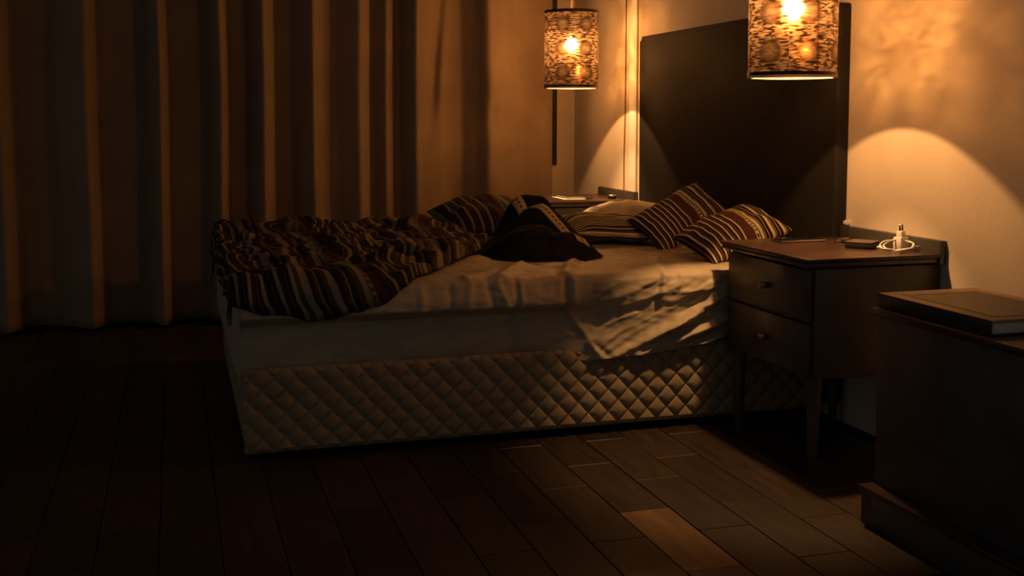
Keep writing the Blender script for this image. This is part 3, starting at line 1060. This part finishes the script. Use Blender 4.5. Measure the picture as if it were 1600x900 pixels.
lathe('body', [(0.0, 0.0005), (0.019, 0.0005), (0.019, 0.011), (0.0, 0.011)], (-0.085, 4.945, ZT), M_blackp, tn, n=28)
lathe('lid', [(0.0, 0.0112), (0.0205, 0.0112), (0.0205, 0.0175), (0.019, 0.019), (0.0, 0.019)], (-0.085, 4.945, ZT), M_metal, tn, n=28)

# ------------------------------------------------------------------ low cabinet with a book, nearest the camera
cb = tag(empty('low_cabinet', (-0.25, 2.0, 0)), 'low dark cabinet standing in front of the nearer nightstand', 'cabinet')
box('top', (-0.470, 1.70, 0.508), (-0.018, 2.315, 0.525), M_top, cb, bevel=0.002)
box('body', (-0.455, 1.715, 0.095), (-0.02, 2.300, 0.507), M_dark, cb, bevel=0.002)
box('plinth', (-0.490, 1.70, 0.0), (-0.018, 2.300, 0.080), M_dark, cb, bevel=0.003)
box('plinth_board', (-0.496, 1.695, 0.0805), (-0.016, 2.305, 0.0945), M_top, cb, bevel=0.002)
bk = tag(empty('hardcover_book', (-0.30, 2.1, 0.5255)), 'tan hardcover book with a dark framed panel lying on the low cabinet', 'book')
box('pages', (-0.440, 1.925, 0.530), (-0.172, 2.310, 0.554), M_paper, bk, bevel=0.001)
box('back_cover', (-0.447, 1.92, 0.5255), (-0.168, 2.314, 0.5298), M_coverdark, bk, bevel=0.001)
cv = box('cover', (-0.447, 1.92, 0.5542), (-0.168, 2.314, 0.560), M_cover, bk, bevel=0.001)
box('spine', (-0.4505, 1.92, 0.5300), (-0.4475, 2.314, 0.5600), M_coverdark, bk, bevel=0.001)
box('cover_panel', (-0.415, 1.955, 0.5602), (-0.200, 2.270, 0.5607), M_coverdark, cv)
for lo, hi in (((-0.405, 2.252, 0.5608), (-0.21, 2.259, 0.5613)), ((-0.405, 1.96, 0.5608), (-0.398, 2.252, 0.5613)), ((-0.217, 1.96, 0.5608), (-0.21, 2.252, 0.5613))):
    box('cover_line', lo, hi, M_cover, cv)

# ------------------------------------------------------------------ pendant lamps


def pendant(x, y, zb, label, spin):
    H, R_ = 0.350, 0.124
    t = empty('pendant_lamp', (x, y, zb))
    tag(t, label, 'lamp', 'amber pendant lamps over the nightstands')
    N = 96
    verts, uvs = [], []
    for k in range(N + 1):
        a = 2 * math.pi * k / N + spin
        for j in range(2):
            verts.append((x + R_ * math.cos(a), y + R_ * math.sin(a), zb + 0.012 + (H - 0.024) * j))
            uvs.append((7 * k / N, 3.0 * j))
    sd = build('shade', verts, grid_faces(N + 1, 2), M_shade, t, uvs=uvs, smooth=True)
    sd['label'] = 'hammered amber shade with rosettes'
    for z0, z1 in ((0.0, 0.012), (H - 0.014, H)):
        lathe('rim', [(R_ - 0.0015, z0 + 0.001), (R_ + 0.0015, z0 + 0.001), (R_ + 0.0015, z1), (R_ - 0.0015, z1)], (x, y, zb), M_shaderim, t, n=64, closed=True)
    lathe('inner_lip', [(R_ - 0.010, -0.0035), (R_ + 0.0015, -0.0035), (R_ + 0.0015, 0.0005), (R_ - 0.010, 0.0005)], (x, y, zb), M_lip, t, n=64, closed=True)
    for aa in (0.62, 1.9 + math.pi):
        verts = []
        for k in range(4):
            a = spin + aa + 0.05 * (k / 3)
            for j in range(2):
                verts.append((x + (R_ + 0.001) * math.cos(a), y + (R_ + 0.001) * math.sin(a), zb + 0.012 + (H - 0.026) * j))
        sm = build('seam', verts, grid_faces(4, 2), M_seam, t, smooth=True)
    zs_ = zb + H
    # socket, spider and cord
    lathe('socket', [(0.0, 0.285), (0.017, 0.285), (0.020, 0.262), (0.020, 0.245), (0.0, 0.245)], (x, y, zb), M_blackp, t, n=24)
    lathe('cap', [(0.0, 0.312), (0.008, 0.312), (0.014, 0.286), (0.0, 0.286)], (x, y, zb), M_brass, t, n=20)
    for q in range(3):
        a = q * 2 * math.pi / 3 + 0.4
        tube('spider_arm', [(x + 0.012 * math.cos(a), y + 0.012 * math.sin(a), zs_ - 0.055), (x + (R_ - 0.001) * math.cos(a), y + (R_ - 0.001) * math.sin(a), zs_ - 0.008)], 0.0018, M_shaderim, t, n=6)
    tube('cord', [(x, y, zb + 0.312), (x, y, 2.0), (x, y, H_ROOM - 0.03)], 0.0048, M_cord, t, n=10)
    lathe('ceiling_rose', [(0.0, H_ROOM - 0.045), (0.02, H_ROOM - 0.045), (0.05, H_ROOM - 0.012), (0.05, H_ROOM - 0.001), (0.0, H_ROOM - 0.001)], (x, y, 0), M_shaderim, t, n=32)
    # bulb: glass envelope round a long filament
    bz = zb + 0.195
    gb = lathe('bulb', [(0.0, -0.040), (0.016, -0.036), (0.028, -0.022), (0.031, -0.004), (0.027, 0.016), (0.018, 0.034), (0.013, 0.0485)], (x, y, bz), M_bulb, t, n=28)
    lathe('filament', [(0.0, -0.028), (0.012, -0.025), (0.021, -0.012), (0.023, 0.0), (0.018, 0.015), (0.010, 0.026), (0.0, 0.029)], (x, y, bz), M_fil, gb, n=20)
    ld = bpy.data.lights.new('reflection_spot', 'SPOT')     # added spot standing in for the bulb's reflection low in the shade
    ld.energy = REFLECTION_POWER
    ld.color = REFLECTION_COLOR
    ld.shadow_soft_size = 0.006
    ld.spot_size = math.radians(130)
    ld.spot_blend = 0.6
    lo_ = bpy.data.objects.new('reflection_spot', ld)
    COL.objects.link(lo_)
    lo_.parent = t
    lo_.location = (-0.06, 0, 0.093)
    lo_.rotation_euler = (0, -math.radians(58), 0)      # towards the wall, slightly down
    return t


pendant(-0.378, 2.850, 1.098, 'amber pendant lamp hanging over the nearer nightstand', 4.1)
pendant(-0.309, 4.900, 1.121, 'amber pendant lamp hanging over the far nightstand beside the curtain', 0.9)
